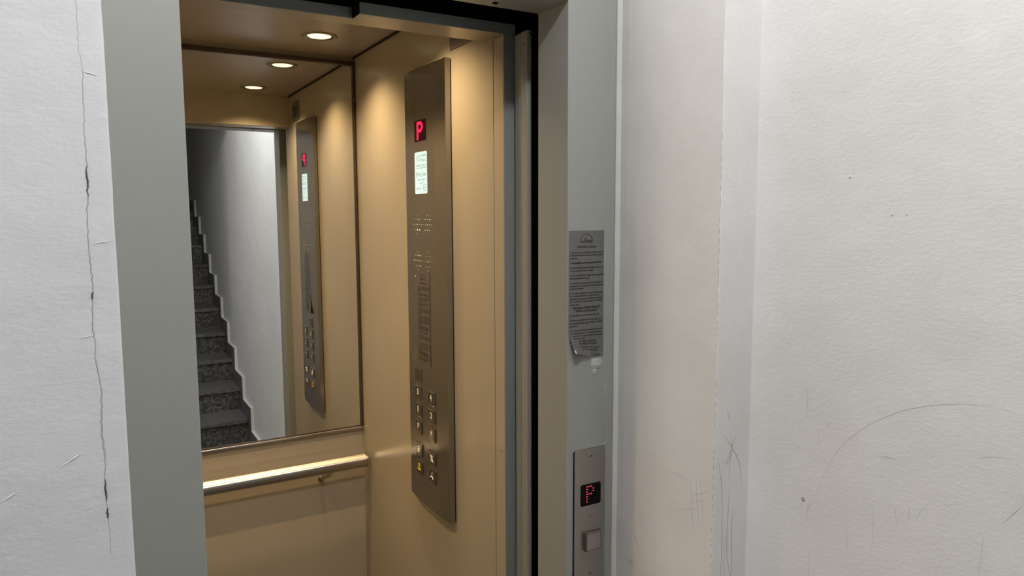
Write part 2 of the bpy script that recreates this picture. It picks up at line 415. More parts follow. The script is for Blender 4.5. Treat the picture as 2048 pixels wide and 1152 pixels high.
for a, b_, rr in ((0.7231, 0.0557, 0.0022), (0.6506, -0.0037, 0.0017), (0.628, -0.003, 0.0012)):
    lathe('plaster_pimple', (1.0402, a, b_), [(rr, 0), (rr*0.7, -0.0006), (0.0003, -0.0009)], M_WALL, wr, 12, 'X')
for a, b_ in ((0.843, 0.263), (0.8385, 0.203), (0.8385, 0.193), (0.8385, 0.187), (0.8375, 0.176)):
    lathe('scuff_spot', (1.0401, a, b_), [(0.0008, 0), (0.0003, -0.0003)], M_PENCIL, wr, 8, 'X')
# plaster crack on the left wall: fine line, darker where it opens
def jag(L, n=6, amp=0.0006):
    out = []
    for (a, b_), (c, d) in zip(L, L[1:]):
        for k in range(n):
            t = k/n
            out.append((a+(c-a)*t+random.uniform(-amp, amp), b_+(d-b_)*t))
    out.append(L[-1]); return out
crack = jag(ML[0])
marks('crack', [crack], lambda a, b_: (a, 0.9051, b_), M_CRACK, 0.00062, wl)
marks('crack', [crack[9*6+2:11*6+1], crack[27*6:28*6+4], crack[29*6:30*6], crack[16*6-2:16*6+1]], lambda a, b_: (a, 0.9050, b_), M_CRACKD, 0.0011, wl)
marks('crack', [crack[22*6:27*6]], lambda a, b_: (a+0.0011, 0.9052, b_), M_CRACK, 0.0005, wl)
marks('plaster_ridge', [jag(ML[i], 4) for i in (1, 2, 3, 4, 5)], lambda a, b_: (a, 0.9051, b_), M_WALL_L, 0.0008, wl)
# yellowed edge of old filler down the corner of the pocket
edge = []
z = 0.14
while z > -0.75:
    L = random.uniform(0.004, 0.016)
    edge.append([(0.9482, z), (0.9481+random.uniform(-0.0004, 0.0004), z-L/2), (0.9482, z-L)])
    z -= L+random.uniform(0.001, 0.012)
marks('crack', edge, lambda a, b_: (a, 0.9062, b_), flat('yellowed_filler', (0.42, 0.38, 0.26), 0.7), 0.0006, wr)

# ================================================================== lift door frame
fr = empty('lift_door_frame', (0.479, 1.256, FL))
tag(fr, 'grey painted steel frame around the open lift doorway', 'door frame')
box('jamb', (0.010, 1.2, FL), (0.130, 1.312, 0.53), M_FRAME, fr, 0.002)
box('jamb', (0.8285, 1.2, FL), (0.9475, 1.312, 0.53), M_FRAME, fr, 0.002)
box('lintel', (0.130, 1.2, 0.413), (0.8285, 1.312, 0.53), M_FRAME, fr, 0.0015)
lathe('screw', (0.712, 1.285, 0.4128), [(0.0062, 0.0), (0.0058, -0.0012), (0.0028, -0.0014), (0.0024, 0.0012)], M_BLACK, fr, 20)

# doors of the landing, slid back behind the frame, only their edges show
ld = empty('landing_sliding_door', (0.98, 1.42, FL))
tag(ld, 'grey sliding lift door slid back behind right jamb, edges showing beside black gap', 'sliding door')
box('door_panel', (0.8495, 1.391, FL+0.01), (0.8625, 1.418, 0.4015), M_DOOR, ld, 0.003, 3)
box('door_back_shade', (0.8640, 1.395, FL+0.01), (1.20, 1.416, 0.395), M_BLACK, ld)  # door body coloured black for the shade in the gap beside the panel
box('door_panel', (0.8520, 1.4215, FL+0.01), (1.20, 1.449, 0.4012), M_DOOR, ld, 0.003, 3)
lathe('door_screw', (0.8565, 1.390, 0.392), [(0.0035, 0), (0.003, -0.0015), (0.0005, -0.002)], M_RIMC, ld, 16, 'Y')
lathe('door_screw', (0.8490, 1.402, 0.372), [(0.002, 0), (0.0015, -0.0006), (0.0003, -0.0008)], M_GAP, ld, 10, 'X')
lathe('door_screw', (0.8490, 1.402, 0.336), [(0.0015, 0), (0.001, -0.0006), (0.0003, -0.0008)], M_GAP, ld, 10, 'X')

# lift shaft behind
bm = bmesh.new()
add_box(bm, (1.26, 1.31, FL-0.3), (1.30, 2.8, 1.1)); add_box(bm, (-0.62, 1.31, FL-0.3), (-0.58, 2.8, 1.1))
add_box(bm, (-0.62, 2.76, FL-0.3), (1.30, 2.8, 1.1)); add_box(bm, (-0.62, 1.31, 1.06), (1.30, 2.8, 1.1)); add_box(bm, (-0.62, 1.2, FL-0.34), (1.30, 2.8, FL-0.3))
tag(link('wall_shaft', mesh(bm), M_SHAFT), kind='structure')

# ================================================================== cabin
XR, XL, YB, YF, ZC = 0.828, -0.17, 2.525, 1.55, 0.545
tag(box('wall_cabin_right', (XR, YF-0.042, FL), (XR+0.02, YB+0.02, ZC+0.03), M_CAB), kind='structure')
tag(box('wall_cabin_left', (XL-0.02, YF-0.042, FL), (XL, YB+0.02, ZC+0.03), M_CAB), kind='structure')
tag(box('wall_cabin_back', (XL, YB, FL), (XR, YB+0.02, ZC+0.03), M_CAB), kind='structure')
tag(box('ceiling_cabin', (XL+0.005, YF, ZC), (XR-0.006, YB-0.005, ZC+0.02), M_CEIL), kind='structure')
tag(box('ceiling_cabin_roof', (XL, YF-0.01, ZC+0.03), (XR, YB, ZC+0.05), M_GAP), kind='structure')
tag(box('floor_cabin', (XL, 1.46, FL-0.03), (XR, YB, FL), M_CABFL), kind='structure')
tag(box('floor_sill', (0.0, 1.2, FL-0.03), (0.95, 1.452, FL-0.002), M_CALL), kind='structure')
# front of the cabin: inner panel over the door, stepped header, right post
fr2 = empty('cabin_doorway', (0.33, 1.5, FL))
tag(fr2, 'stepped metal header and beige side post around the cabin doorway, behind the grey frame', 'doorway')
box('header_panel', (XL, 1.540, 0.404), (XR-0.0005, 1.5495, ZC+0.02), M_CAB, fr2, 0.0008)
box('header_soffit', (0.4925, 1.4575, 0.4030), (0.8575, 1.5400, 0.4055), M_CAB, fr2, 0.0006)
box('header_soffit', (XL, 1.4985, 0.4030), (0.4925, 1.5400, 0.4055), M_CAB, fr2, 0.0006)
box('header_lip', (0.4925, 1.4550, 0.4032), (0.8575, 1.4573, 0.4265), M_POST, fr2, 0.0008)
box('header_lip', (0.4900, 1.4574, 0.4032), (0.4924, 1.4975, 0.4265), M_BLACK, fr2, 0.0004)
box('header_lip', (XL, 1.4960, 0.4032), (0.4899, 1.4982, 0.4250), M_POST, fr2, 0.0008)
box('header_void_shade', (XL, 1.5000, 0.4275), (1.15, 1.5385, 0.90), M_BLACK, fr2)  # black box added so the space above the header lip reads as unlit
box('post', (XR, 1.4600, FL), (0.8600, 1.5055, 0.4020), M_CAB, fr2, 0.0015)
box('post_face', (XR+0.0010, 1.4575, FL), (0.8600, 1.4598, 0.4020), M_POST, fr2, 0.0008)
marks('crack', [[(1.488, -0.575), (1.481, -0.5745), (1.470, -0.574), (1.462, -0.572)]], lambda a, b_: (XR, a, b_), M_GAP, 0.0005, fr2)

sg = box('gap_shade_1', (XR-0.0075, YF, ZC-0.0045), (XR-0.0004, YB-0.001, ZC-0.0003), M_GAP); tag(sg, kind='structure')  # dark strip standing in for the shaded gap along the ceiling edge
# downlights
def downlight(x, y, label):
    t = empty('downlight', (x, y, ZC))
    tag(t, label, 'ceiling light', 'recessed spotlights in the cabin ceiling')
    lathe('trim_ring', (x, y, ZC), [(0.0550, 0.001), (0.0545, -0.0025), (0.0515, -0.0040), (0.0390, -0.0028), (0.0375, 0.0000), (0.0365, 0.004)], M_RING, t)
    lathe('lens', (x, y, ZC), [(0.0360, -0.0005), (0.0330, -0.0024), (0.020, -0.0042), (0.0015, -0.0048)], M_LAMP, t, close=True)
    return t
downlight(0.637, 2.27, 'round lit spotlight in the cabin ceiling close to the mirror')
downlight(0.637, 1.73, 'lit ceiling spotlight nearest the doorway, hidden by the header and seen in the mirror')

downlight(0.02, 2.27, 'recessed spotlight in the far left of the cabin ceiling beside the mirror')
downlight(0.02, 1.73, 'recessed spotlight in the near left of the cabin ceiling by the doorway')

# mirror on the back wall
ms = empty('wall_mirror', (0.33, YB, -0.79))
tag(ms, 'large wall mirror on the cabin back wall reflecting dark stairs', 'mirror')
box('mirror_glass', (XL+0.012, YB-0.0060, -0.776), (0.8165, YB-0.0005, 0.5140), M_MIRROR, ms)
bm = bmesh.new()
add_box(bm, (XL+0.001, YB-0.0105, -0.7790), (0.8185, YB-0.0005, -0.7762))
link('frame_seal', mesh(bm), M_TRIMD, ms)
bm = bmesh.new()
pr = [(YB-0.0005, -0.7920), (YB-0.0120, -0.7920), (YB-0.0140, -0.7900), (YB-0.0140, -0.7850), (YB-0.0125, -0.7800), (YB-0.0105, -0.7792), (YB-0.0005, -0.7792)]
add_prism(bm, pr, lambda y, z: (XL+0.001, y, z), lambda y, z: (0.8255, y, z))
link('frame_rail', mesh(bm, bevel=0.0008), M_TRIM, ms)
bm = bmesh.new()
pr = [(YB-0.0005, 0.5142), (YB-0.0110, 0.5142), (YB-0.0125, 0.5170), (YB-0.0125, 0.5290), (YB-0.0005, 0.5300)]
add_prism(bm, pr, lambda y, z: (XL+0.001, y, z), lambda y, z: (0.8255, y, z))
link('frame_rail', mesh(bm, bevel=0.0008), M_TRIMD, ms)
bm = bmesh.new()
add_prism(bm, [(0.8168, YB-0.0005), (0.8168, YB-0.0115), (0.8190, YB-0.0130), (0.8235, YB-0.0130), (0.8255, YB-0.0110), (0.8255, YB-0.0005)], lambda x, y: (x, y, -0.7790), lambda x, y: (x, y, 0.5140))
link('frame_stile', mesh(bm, bevel=0.0006), M_TRIMD, ms)
bm = bmesh.new(); add_tube(bm, [(0.8215, YB-0.0136, 0.405), (0.8215, YB-0.0140, 0.400), (0.8215, YB-0.0136, 0.395)], [0.0008, 0.0022, 0.0008], 10)
link('clip', mesh(bm, smooth=True), M_RIM, ms)

# handrail
hr = empty('handrail', (0.33, 2.455, -0.94))
tag(hr, 'round brass-toned metal handrail with ribbed top under the mirror', 'handrail')
R_ = 0.0240
def rail_arc(r0, a0, a1, n, rib=0.0, per=4):
    out = []
    for k in range(n+1):
        t = math.radians(a0+(a1-a0)*k/n)
        r = r0 - (rib if k % per == per-1 else 0.0)
        out.append((2.455+r*math.cos(t), -0.8895+r*math.sin(t)))
    return out
bm = bmesh.new(); add_prism(bm, rail_arc(R_, 0, 352, 88), lambda y, z: (XL+0.02, y, z), lambda y, z: (0.8095, y, z))
link('rail', mesh(bm, smooth=False), M_CHROME, hr)
pr = rail_arc(0.0250, 62, 146, 28, 0.0005) + rail_arc(0.0236, 146, 62, 10)
bm = bmesh.new(); add_prism(bm, pr, lambda y, z: (XL+0.02, y, z), lambda y, z: (0.8090, y, z))
link('grip_strip', mesh(bm), M_GRIP, hr)
bm = bmesh.new(); add_tube(bm, [(0.8096, 2.455, -0.8895), (0.8110, 2.455, -0.8895), (0.8135, 2.455, -0.8895), (0.8140, 2.455, -0.8895)], [0.0252, 0.0252, 0.0252, 0.0240], 48)
link('end_cap', mesh(bm), M_CHROME, hr)
bm = bmesh.new(); add_tube(bm, [(0.683, 2.455, -0.912), (0.681, 2.462, -0.921), (0.675, 2.485, -0.935), (0.668, 2.512, -0.948), (0.665, YB-0.002, -0.953)], [0.0072, 0.0078, 0.0078, 0.0078, 0.0080], 16)
link('bracket', mesh(bm, smooth=True), M_CHROME, hr)
lathe('bracket_rose', (0.665, YB-0.0045, -0.953), [(0.0100, 0.004), (0.0100, 0.001), (0.0090, 0.0), (0.004, -0.0005)], M_CHROME, hr, 24, 'Y')

# plaque high on the side wall
pq = box('notice_plaque', (XR-0.0020, 1.602, 0.4190), (XR-0.0002, 1.7365, 0.5080), M_PLAQUE, None, 0.0004)
rebase(pq, (XR, 1.67, 0.419))
tag(pq, 'small grey-brown plaque with black print high on cabin wall above the button panel', 'plaque')
bm = bmesh.new()
P = lambda u, v, h: (XR-0.0020-h, 1.7365-u, 0.4190+v)
text_bm(bm, 'MAX. 4 PERS.', (0.030, 0.048, 0.115, 0.066), P, 0.0004, 0.05); text_bm(bm, '320 kg', (0.040, 0.018, 0.095, 0.038), P, 0.0004, 0.06)
link('printed_text', mesh(bm), M_INK, pq)

# ================================================================== operating panel in the cabin
cop = empty('lift_control_panel', (XR, 1.86, -0.852))
tag(cop, 'tall brushed steel lift control panel with floor buttons on the cabin side wall', 'control panel')
Z0, Z1 = -0.852, 0.401
pl = [(XR-0.0022, 1.7345), (0.8100, 1.7335), (0.8090, 1.7345), (0.8086, 1.7362), (0.8030, 1.7915), (0.8029, 1.7930), (0.8029, 1.9500), (0.8030, 1.9515), (0.8086, 2.0080), (0.8090, 2.0098), (0.8100, 2.0105), (XR-0.0022, 2.0095)]
bm = bmesh.new(); add_prism(bm, pl, lambda x, y: (x, y, Z0), lambda x, y: (x, y, Z1))
body = link('plate', mesh(bm, bevel=0.0006, seg=2, angle=1.0), M_PLATE, cop)
bm = bmesh.new()
add_prism(bm, [(XR-0.0002, 1.7345), (XR-0.0021, 1.7345), (XR-0.0021, 2.0095), (XR-0.0002, 2.0095)], lambda x, y: (x, y, Z0+0.001), lambda x, y: (x, y, Z1-0.002))
link('shadow_gasket', mesh(bm), M_BLACK, cop)
XP = 0.8030
KS = 0.803/0.789
def PF(u, v, h): return (XP-h, (1.9560-u)*KS, v*KS)          # u runs to the right on the face, h stands off it

def rrect(u0, v0, u1, v1, r, n=4):
    out = []
    for cx, cy, a in ((u1-r, v0+r, -90), (u1-r, v1-r, 0), (u0+r, v1-r, 90), (u0+r, v0+r, 180)):
        for k in range(n+1):
            t = math.radians(a+90*k/n); out.append((cx+r*math.cos(t), cy+r*math.sin(t)))
    return out
def slab(name, poly, plane, h0, h1, mat, parent, bevel=0.0):
    bm = bmesh.new(); add_prism(bm, poly, lambda u, v: plane(u, v, h0), lambda u, v: plane(u, v, h1))
    return link(name, mesh(bm, bevel=bevel), mat, parent)

# floor display with a glowing P
disp = slab('floor_display', rrect(0.0640, 0.1965, 0.1445, 0.2540, 0.004), PF, -0.001, 0.0006, M_REDBG, cop)
disp['label'] = 'dark red display screen showing a glowing P'
bm = bmesh.new()
cw, rh = 0.0080, 0.0067
for r_, row in enumerate(('####.', '#...#', '#...#', '####.', '#....', '#....', '#....')):
    for c_, ch in enumerate(row):
        if ch == '#':
            u = 0.0875+c_*cw*0.95; v = 0.2452-r_*rh
            add_prism(bm, rrect(u-cw*0.68, v-rh*0.66, u+cw*0.68, v+rh*0.66, 0.0020, 2), lambda a, b_: PF(a, b_, 0.0005+0.00002*r_+0.00001*c_), lambda a, b_: PF(a, b_, 0.0012+0.00002*r_+0.00001*c_))
link('lit_letter', mesh(bm), M_RED, disp)
# backlit label
lcd = slab('backlit_label', rrect(0.0630, 0.0540, 0.1470, 0.1680, 0.005), PF, -0.001, 0.0006, M_LCD, cop)
lcd['label'] = 'backlit pale green label with dark print'
bm = bmesh.new()
T = lambda s, u0, v1, u1, v0, bd=0.01: text_bm(bm, s, (0.063+u0*0.084, 0.168-v1*0.114, 0.063+u1*0.084, 0.168-v0*0.114), PF, 0.0009, bd)
T('WAPU', 0.52, 0.125, 0.97, 0.065, 0.0); T('MLC', 0.52, 0.235, 0.97, 0.175, 0.0)
T('4 04.25 LIN. 8', 0.12, 0.345, 0.97, 0.305); T('www.rgelmech', 0.12, 0.405, 0.95, 0.370)
T('325 kg 4 per', 0.10, 0.60, 0.95, 0.49, 0.0); T('Nr: 6.30', 0.26, 0.685, 0.84, 0.645, 0.015); T('# 27', 0.40, 0.765, 0.72, 0.73, 0.01); T('B 50', 0.16, 0.90, 0.50, 0.855, 0.0)
def loop(bm, pts, plane, h, r, n=5):
    add_tube(bm, [plane(a, b_, h) for a, b_ in pts+pts[:1]], r, n, False)
qu = lambda u, v: (0.063+u*0.084, 0.168-v*0.114)
loop(bm, [qu(0.16, 0.15), qu(0.30, 0.08), qu(0.44, 0.12), qu(0.40, 0.17), qu(0.28, 0.215), qu(0.24, 0.19)], PF, 0.0007, 0.0006)
loop(bm, [qu(0.81+0.10*math.cos(t*math.pi/8), 0.855+0.085*math.sin(t*math.pi/8)) for t in range(16)], PF, 0.0007, 0.0005)
add_tube(bm, [PF(*qu(0.73, 0.86), 0.0007), PF(*qu(0.82, 0.85), 0.0007), PF(*qu(0.88, 0.87), 0.0007)], 0.0005, 5)
link('printed_text', mesh(bm), M_LCDT, lcd)
# speaker perforations: two fields of raised dots
def dots(cy0, cy1, z, zt, lab):
    bm = bmesh.new()
    pts = []
    for cy in (cy0, cy1):
        pts += [(cy, z+0.0255), (cy, z-0.0255)]
        for s in (-1, 0, 1): pts += [(cy+s*0.0155, z+0.0145), (cy+s*0.0155, z-0.0150)]
    for k in range(10): pts.append((cy0+0.0275-k*0.0138, z))
    for y, zz in pts:
        p = (XP, y*KS, (zz+(cy0-y)*zt)*KS)
        n = 8; prev = None
        for r, h in ((0.0021, -0.0002), (0.0018, 0.0008), (0.0009, 0.0013)):
            ring = [bm.verts.new(V((p[0]-h, p[1]+r*math.cos(k*math.pi/4), p[2]+r*math.sin(k*math.pi/4)))) for k in range(n)]
            if prev:
                for k in range(n): bm.faces.new((prev[k], prev[(k+1) % n], ring[(k+1) % n], ring[k]))
            prev = ring
        bm.faces.new(prev)
    o = link('speaker_grille', mesh(bm, smooth=True), M_DOT, cop)
dots(1.8825, 1.8125, -0.0315, 0.0, '')
dots(1.8810, 1.8120, -0.1325, 0.004, '')
for y, z in ((1.905, -0.179), (1.785, -0.176)):
    lathe('panel_screw', (XP, y*KS, z*KS), [(0.0030, 0.0), (0.0027, -0.0012), (0.0008, -0.0014)], M_RIM, cop, 16, 'X')

# buttons
def strokes(bm, lines, plane, h, r):
    for L in lines: add_tube(bm, [plane(a, b_, h) for a, b_ in L], r, 6)
def button(yc, zc, sym, label=None):
    u0, u1 = 1.956-(yc+0.0215), 1.956-(yc-0.0215); v0, v1 = zc-0.0202, zc+0.0202
    bt = slab('button', rrect(u0, v0, u1, v1, 0.0015, 3), PF, -0.0005, 0.0042, M_RIM, cop, 0.0011)
    if label: bt['label'] = label
    f = slab('button_face', rrect(u0+0.0027, v0+0.0027, u1-0.0027, v1-0.0027, 0.001, 2), PF, 0.0030, 0.0046, M_BFACE, bt, 0.0003)
    bm = bmesh.new(); cu = (u0+u1)/2; m_ = M_SYM
    if sym == 'bell':
        m_ = M_SYMY
        strokes(bm, [[(cu-0.011, zc-0.006), (cu-0.007, zc-0.003), (cu-0.006, zc+0.006), (cu-0.003, zc+0.010), (cu+0.003, zc+0.010), (cu+0.006, zc+0.006), (cu+0.007, zc-0.003), (cu+0.011, zc-0.006), (cu-0.011, zc-0.006)]], PF, 0.0046, 0.0012)
    elif sym == 'intercom':
        loop(bm, [(cu-0.001+0.0085*math.cos(k*math.pi/6), zc+0.001+0.0085*math.sin(k*math.pi/6)) for k in range(12)], PF, 0.0046, 0.0013)
        strokes(bm, [[(cu-0.003, zc+0.003), (cu+0.002, zc-0.002)], [(cu+0.001, zc+0.004), (cu+0.003, zc)]], PF, 0.0046, 0.0013)
    elif sym == 'close':
        for s in (-1, 1):
            strokes(bm, [[(cu+s*0.0095, zc+0.009), (cu+s*0.003, zc+0.001), (cu+s*0.0095, zc-0.009)], [(cu+s*0.0012, zc+0.009), (cu+s*0.0012, zc-0.009)]], PF, 0.0046, 0.0012)
    elif sym == 'fan':
        for k in range(3):
            t = math.radians(90+120*k)
            strokes(bm, [[(cu, zc), (cu+0.0055*math.cos(t), zc+0.0055*math.sin(t)), (cu+0.0105*math.cos(t-0.2), zc+0.0105*math.sin(t-0.2))]], PF, 0.0046, 0.0016)
    elif sym:
        text_bm(bm, sym, (cu-(0.0035 if sym == '1' else 0.006), zc-0.006, cu+(0.0035 if sym == '1' else 0.006), zc+0.0115), PF, 0.0049, 0.03)
        for q in (-0.004, 0.0, 0.004):
            strokes(bm, [[(cu+q, zc-0.0115), (cu+q+0.0006, zc-0.0115)]], PF, 0.0046, 0.0006)
    if sym: link('symbol', mesh(bm), m_, bt)
    else: bm.free()
YLc, YRc = 1.8895, 1.7975
button(YLc, -0.4615, '', 'blank square button'); button(YLc, -0.5128, '3'); button(YLc, -0.5635, '1'); button(YLc, -0.6140, 'P')
button(YLc, -0.6820, 'intercom'); button(YLc, -0.7350, 'bell', 'alarm button with yellow bell')
button(YRc, -0.5103, '4'); button(YRc, -0.5610, '2'); button(YRc, -0.6125, 'M'); button(YRc, -0.6815, 'close'); button(YRc, -0.7330, 'fan')

# ------------------------------------------------------------------ instruction stickers
LINES = [
 (245, 'n', 0.04, 0.96, '1. Ascensorul se comandă exclusiv pentru'), (265, 'n', 0.04, 0.96, 'transportul de persoane, în limita sarcinii'), (288, 'n', 0.04, 0.24, 'admise.'),
 (322, 'b', 0.08, 0.92, 'Nu depășiți sarcina maximă admisă'),
 (358, 'n', 0.04, 0.96, '2. E interzisă folosirea de către copii sub'), (380, 'n', 0.04, 0.70, '14 ani, neînsoțiți, fără însoțitor'),
 (415, 'n', 0.04, 0.96, '3. Nu deschideți ușile când cabina'), (436, 'n', 0.04, 0.58, 'este oprită între etaje'),
 (472, 'n', 0.04, 0.96, '4. Chemarea cabinei se face prin apăsarea'), (493, 'n', 0.04, 0.96, 'butonului pentru etajul dorit și se așteaptă'), (513, 'n', 0.04, 0.42, 'oprirea cabinei'),
 (548, 'n', 0.04, 0.96, '5. În cazul opririi cabinei între etaje'), (568, 'n', 0.04, 0.96, 'se va apăsa butonul de alarmă și se va'), (590, 'n', 0.04, 0.96, 'aștepta sosirea personalului autorizat'), (610, 'n', 0.04, 0.96, 'de întreținere. Încercarea de a părăsi'), (633, 'n', 0.04, 0.30, 'cabina este'),
 (660, 'b', 0.12, 0.90, 'PĂRĂSIREA CABINEI PREZINTĂ'), (683, 'b', 0.20, 0.82, 'PERICOL DE ACCIDENT'),
 (715, 'n', 0.04, 0.88, '6. Fumatul în cabină este interzis.'),
 (750, 'n', 0.04, 0.96, '7. Când se oprește liftul la etaj, asigurați-vă'), (773, 'n', 0.04, 0.96, 'că nu pătrundeți lângă cabină în timpul'), (795, 'n', 0.04, 0.36, 'opririi ei.'),
 (828, 'n', 0.04, 0.96, '8. În caz de imobilizare accidentală apelați'), (850, 'n', 0.04, 0.96, 'serviciul autorizat și așteptați sosirea'), (872, 'n', 0.06, 0.96, 'personalului autorizat fără a încerca'), (893, 'n', 0.10, 0.46, 'ieșirea din cabină'),
 (918, 'b', 0.26, 0.78, 'TEL. FIX: 021 450 20 40'), (940, 'b', 0.24, 0.80, 'TEL. MOBIL: 0723 002 300'),
 (968, 'n', 0.28, 0.88, 'Autorizată de service ascensoare'), (988, 'n', 0.32, 0.82, 'conform prescripțiilor ISCIR')]
def sheet_text(bm, W_, Hh, plane, h, lineh=0.013, tail=True, bold=0.0):
    hv = lambda y: -(y-82)/958*Hh
    k = Hh/958
    # arc and company lettering
    cx = 0.49*W_; rad = 0.17*W_
    add_pts = [(cx+rad*math.cos(math.radians(a)), hv(160)+rad*0.98*math.sin(math.radians(a))) for a in range(0, 181, 12)]
    add_tube(bm, [plane(a, b_, h) for a, b_ in add_pts], 0.00045, 5)
    text_bm(bm, 'RON', (cx-rad*0.98, hv(172), cx-rad*0.30, hv(158)), plane, h, 0.02)
    text_bm(bm, 'V', (cx-rad*0.36, hv(170), cx+rad*0.06, hv(142)), plane, h, 0.02)
    text_bm(bm, 'ERSEL', (cx+rad*0.10, hv(168), cx+rad*0.98, hv(154)), plane, h, 0.02)
    add_tube(bm, [plane(cx-rad*0.30, hv(176), h), plane(cx-rad*0.2, hv(173), h), plane(cx+rad, hv(172), h)], 0.0003, 5)
    text_bm(bm, 'INSTRUCȚIUNI', (0.24*W_, hv(215), 0.76*W_, hv(195)), plane, h, 0.02)
    for y, st, a, b_, s in LINES:
        hh = 9.5 if st == 'n' else 11.0
        text_bm(bm, s, (a*W_, hv(y+hh), b_*W_, hv(y-hh)), plane, h, (0.012 if st == 'n' else 0.022)+bold, keep=True)
    if tail: text_bm(bm, 'S.C. RONVERSEL', (0.66*W_, hv(1033), 0.92*W_, hv(1023)), plane, h, 0.0)

def curl_sheet(name, W_, Hh, curl, plane, mat, outline, nu=30, nv=80, parent=None, thick=0.0002):
    """grid sheet; outline(u,v) True where the sheet exists; curl(u,v)->(du,dv,h)"""
    bm = bmesh.new(); g = {}
    for j in range(nv+1):
        for i in range(nu+1):
            u, v = W_*i/nu, -Hh*j/nv
            du, dv, h = curl(u, v)
            g[i, j] = bm.verts.new(V(plane(u+du, v+dv, h)))
    for j in range(nv):
        for i in range(nu):
            if outline(W_*(i+0.5)/nu, -Hh*(j+0.5)/nv): bm.faces.new((g[i, j], g[i+1, j], g[i+1, j+1], g[i, j+1]))
    for v in [v for v in bm.verts if not v.link_faces]: bm.verts.remove(v)
    o = link(name, mesh(bm, smooth=True), mat, parent)
    return o

# sticker on the frame, bottom left corner peeled and curled
SW, SH = 0.0895, 0.266
YS = 1.1998
def curl1(u, v):
    s = max(0.0, (-v-0.196)/0.068); g = max(0.0, 1-u/0.066)
    lift = 0.019*s**1.6*g**1.4
    cr = 0.0
    if v < -0.248 and u < 0.060:
        k = min(1, (-v-0.248)/0.008)*min(1, (0.060-u)/0.01)
        cr = k*(0.0045*abs(math.sin(u*290))+0.0010*math.sin(v*900+u*200))
    return (0.005*s*g, 0.016*s*s*g, 0.0003+lift+cr)
def out1(u, v): return True
SP = lambda u, v, h: (0.8312+u, YS-h, -0.0360+v)
st = curl_sheet('instruction_sticker', SW, SH, curl1, SP, M_FOIL, out1)
rebase(st, (0.876, YS, -0.30))
tag(st, 'dark grey instruction sticker with peeling lower corner on the grey door frame', 'sticker')
bm = bmesh.new(); sheet_text(bm, SW, 0.2645, SP, 0.0005)
me = mesh(bm)
for v in me.vertices:   # follow the curl of the sheet
    du, dv, hh_ = curl1(v.co.x-0.8312, v.co.z-H+0.0360)
    v.co.x += du; v.co.z += dv; v.co.y -= hh_
link('printed_text', me, M_INK, st)

# dried glue below the sticker and running down to the call panel
bm = bmesh.new()
def blob(bm, c, rx, rz, ry, seed):
    n = 18; rings = []
    for a in range(7):
        f = math.cos(a/6*math.pi/2); hgt = math.sin(a/6*math.pi/2)
        ring = []
        for k in range(n):
            t = 2*math.pi*k/n
            s = 1+0.35*noise.noise(Vector((math.cos(t)*1.7+seed, math.sin(t)*1.7, f*2)))
            hh = hgt*ry*(1+0.7*noise.noise(Vector((math.cos(t)*2*f, math.sin(t)*2*f, seed+a))))
            ring.append(bm.verts.new(V((c[0]+rx*f*s*math.cos(t), c[1]-hh, c[2]+rz*f*s*math.sin(t)))))
        rings.append(ring)
    for A, B in zip(rings, rings[1:]):
        for k in range(n): bm.faces.new((A[k], A[(k+1) % n], B[(k+1) % n], B[k]))
    bmesh.ops.contextual_create(bm, geom=rings[-1])
blob(bm, (0.904, 1.2, -0.316), 0.015, 0.012, 0.0028, 1.0)
blob(bm, (0.899, 1.2, -0.331), 0.006, 0.010, 0.0018, 5.0)
def run(pts, r):
    out = []
    for (a, b_), (c, d) in zip(pts, pts[1:]):
        for k in range(6): out.append((a+(c-a)*k/6+random.uniform(-.0004, .0004), b_+(d-b_)*k/6))
    out.append(pts[-1])
    add_tube(bm, [(a, 1.2, b_) for a, b_ in out], [r*(0.6+0.6*abs(noise.noise(Vector((b_*60, 2, 1))))) for a, b_ in out], 8)
run([(0.912, -0.305), (0.920, -0.318), (0.926, -0.335), (0.929, -0.360), (0.930, -0.385), (0.931, -0.40)], 0.0016)
run([(0.927, -0.365), (0.926, -0.380), (0.9285, -0.395)], 0.0022)
run([(0.934, -0.445), (0.935, -0.465), (0.934, -0.485), (0.930, -0.492), (0.918, -0.496)], 0.0013)
gl = link('glue_residue', mesh(bm, smooth=True), M_GLUE)
rebase(gl, (0.92, 1.2, -0.5))
tag(gl, 'smear of dried glue on the grey door frame below the instruction sticker', 'glue')

# foil sheet on the cabin panel
S2W, S2H = 0.0905, 0.2665
def curl2(u, v):
    t = max(0, (-v-0.175)/0.087)
    d = t*t*max(0, 1-u/0.06)
    return (-0.026*t**1.6*max(0, 1-u/0.085), -0.004*t*u/0.09, 0.0006+0.0085*d+0.0006*abs(math.sin(v*95+u*30))*min(t, 1)+0.0004*abs(math.sin(u*90)))
P2 = lambda u, v, h: (XP-h, 1.8905*KS-u, -0.161*KS+v)
s2 = curl_sheet('instruction_sticker', S2W, S2H, curl2, P2, M_FOIL2, lambda u, v: True)
rebase(s2, (XP, 1.85, -0.42))
tag(s2, 'crumpled foil instruction sticker on the steel control panel above its buttons', 'sticker')
bm = bmesh.new(); sheet_text(bm, S2W, S2H, P2, 0.0003, tail=False, bold=0.015)
me = mesh(bm)
for v in me.vertices:
    u, vv = 1.8905*KS-v.co.y, v.co.z-H+0.161*KS
    a, b_, c_ = curl2(u, vv)
    v.co.y -= a; v.co.z += b_; v.co.x -= c_
link('printed_text', me, M_INK2, s2)

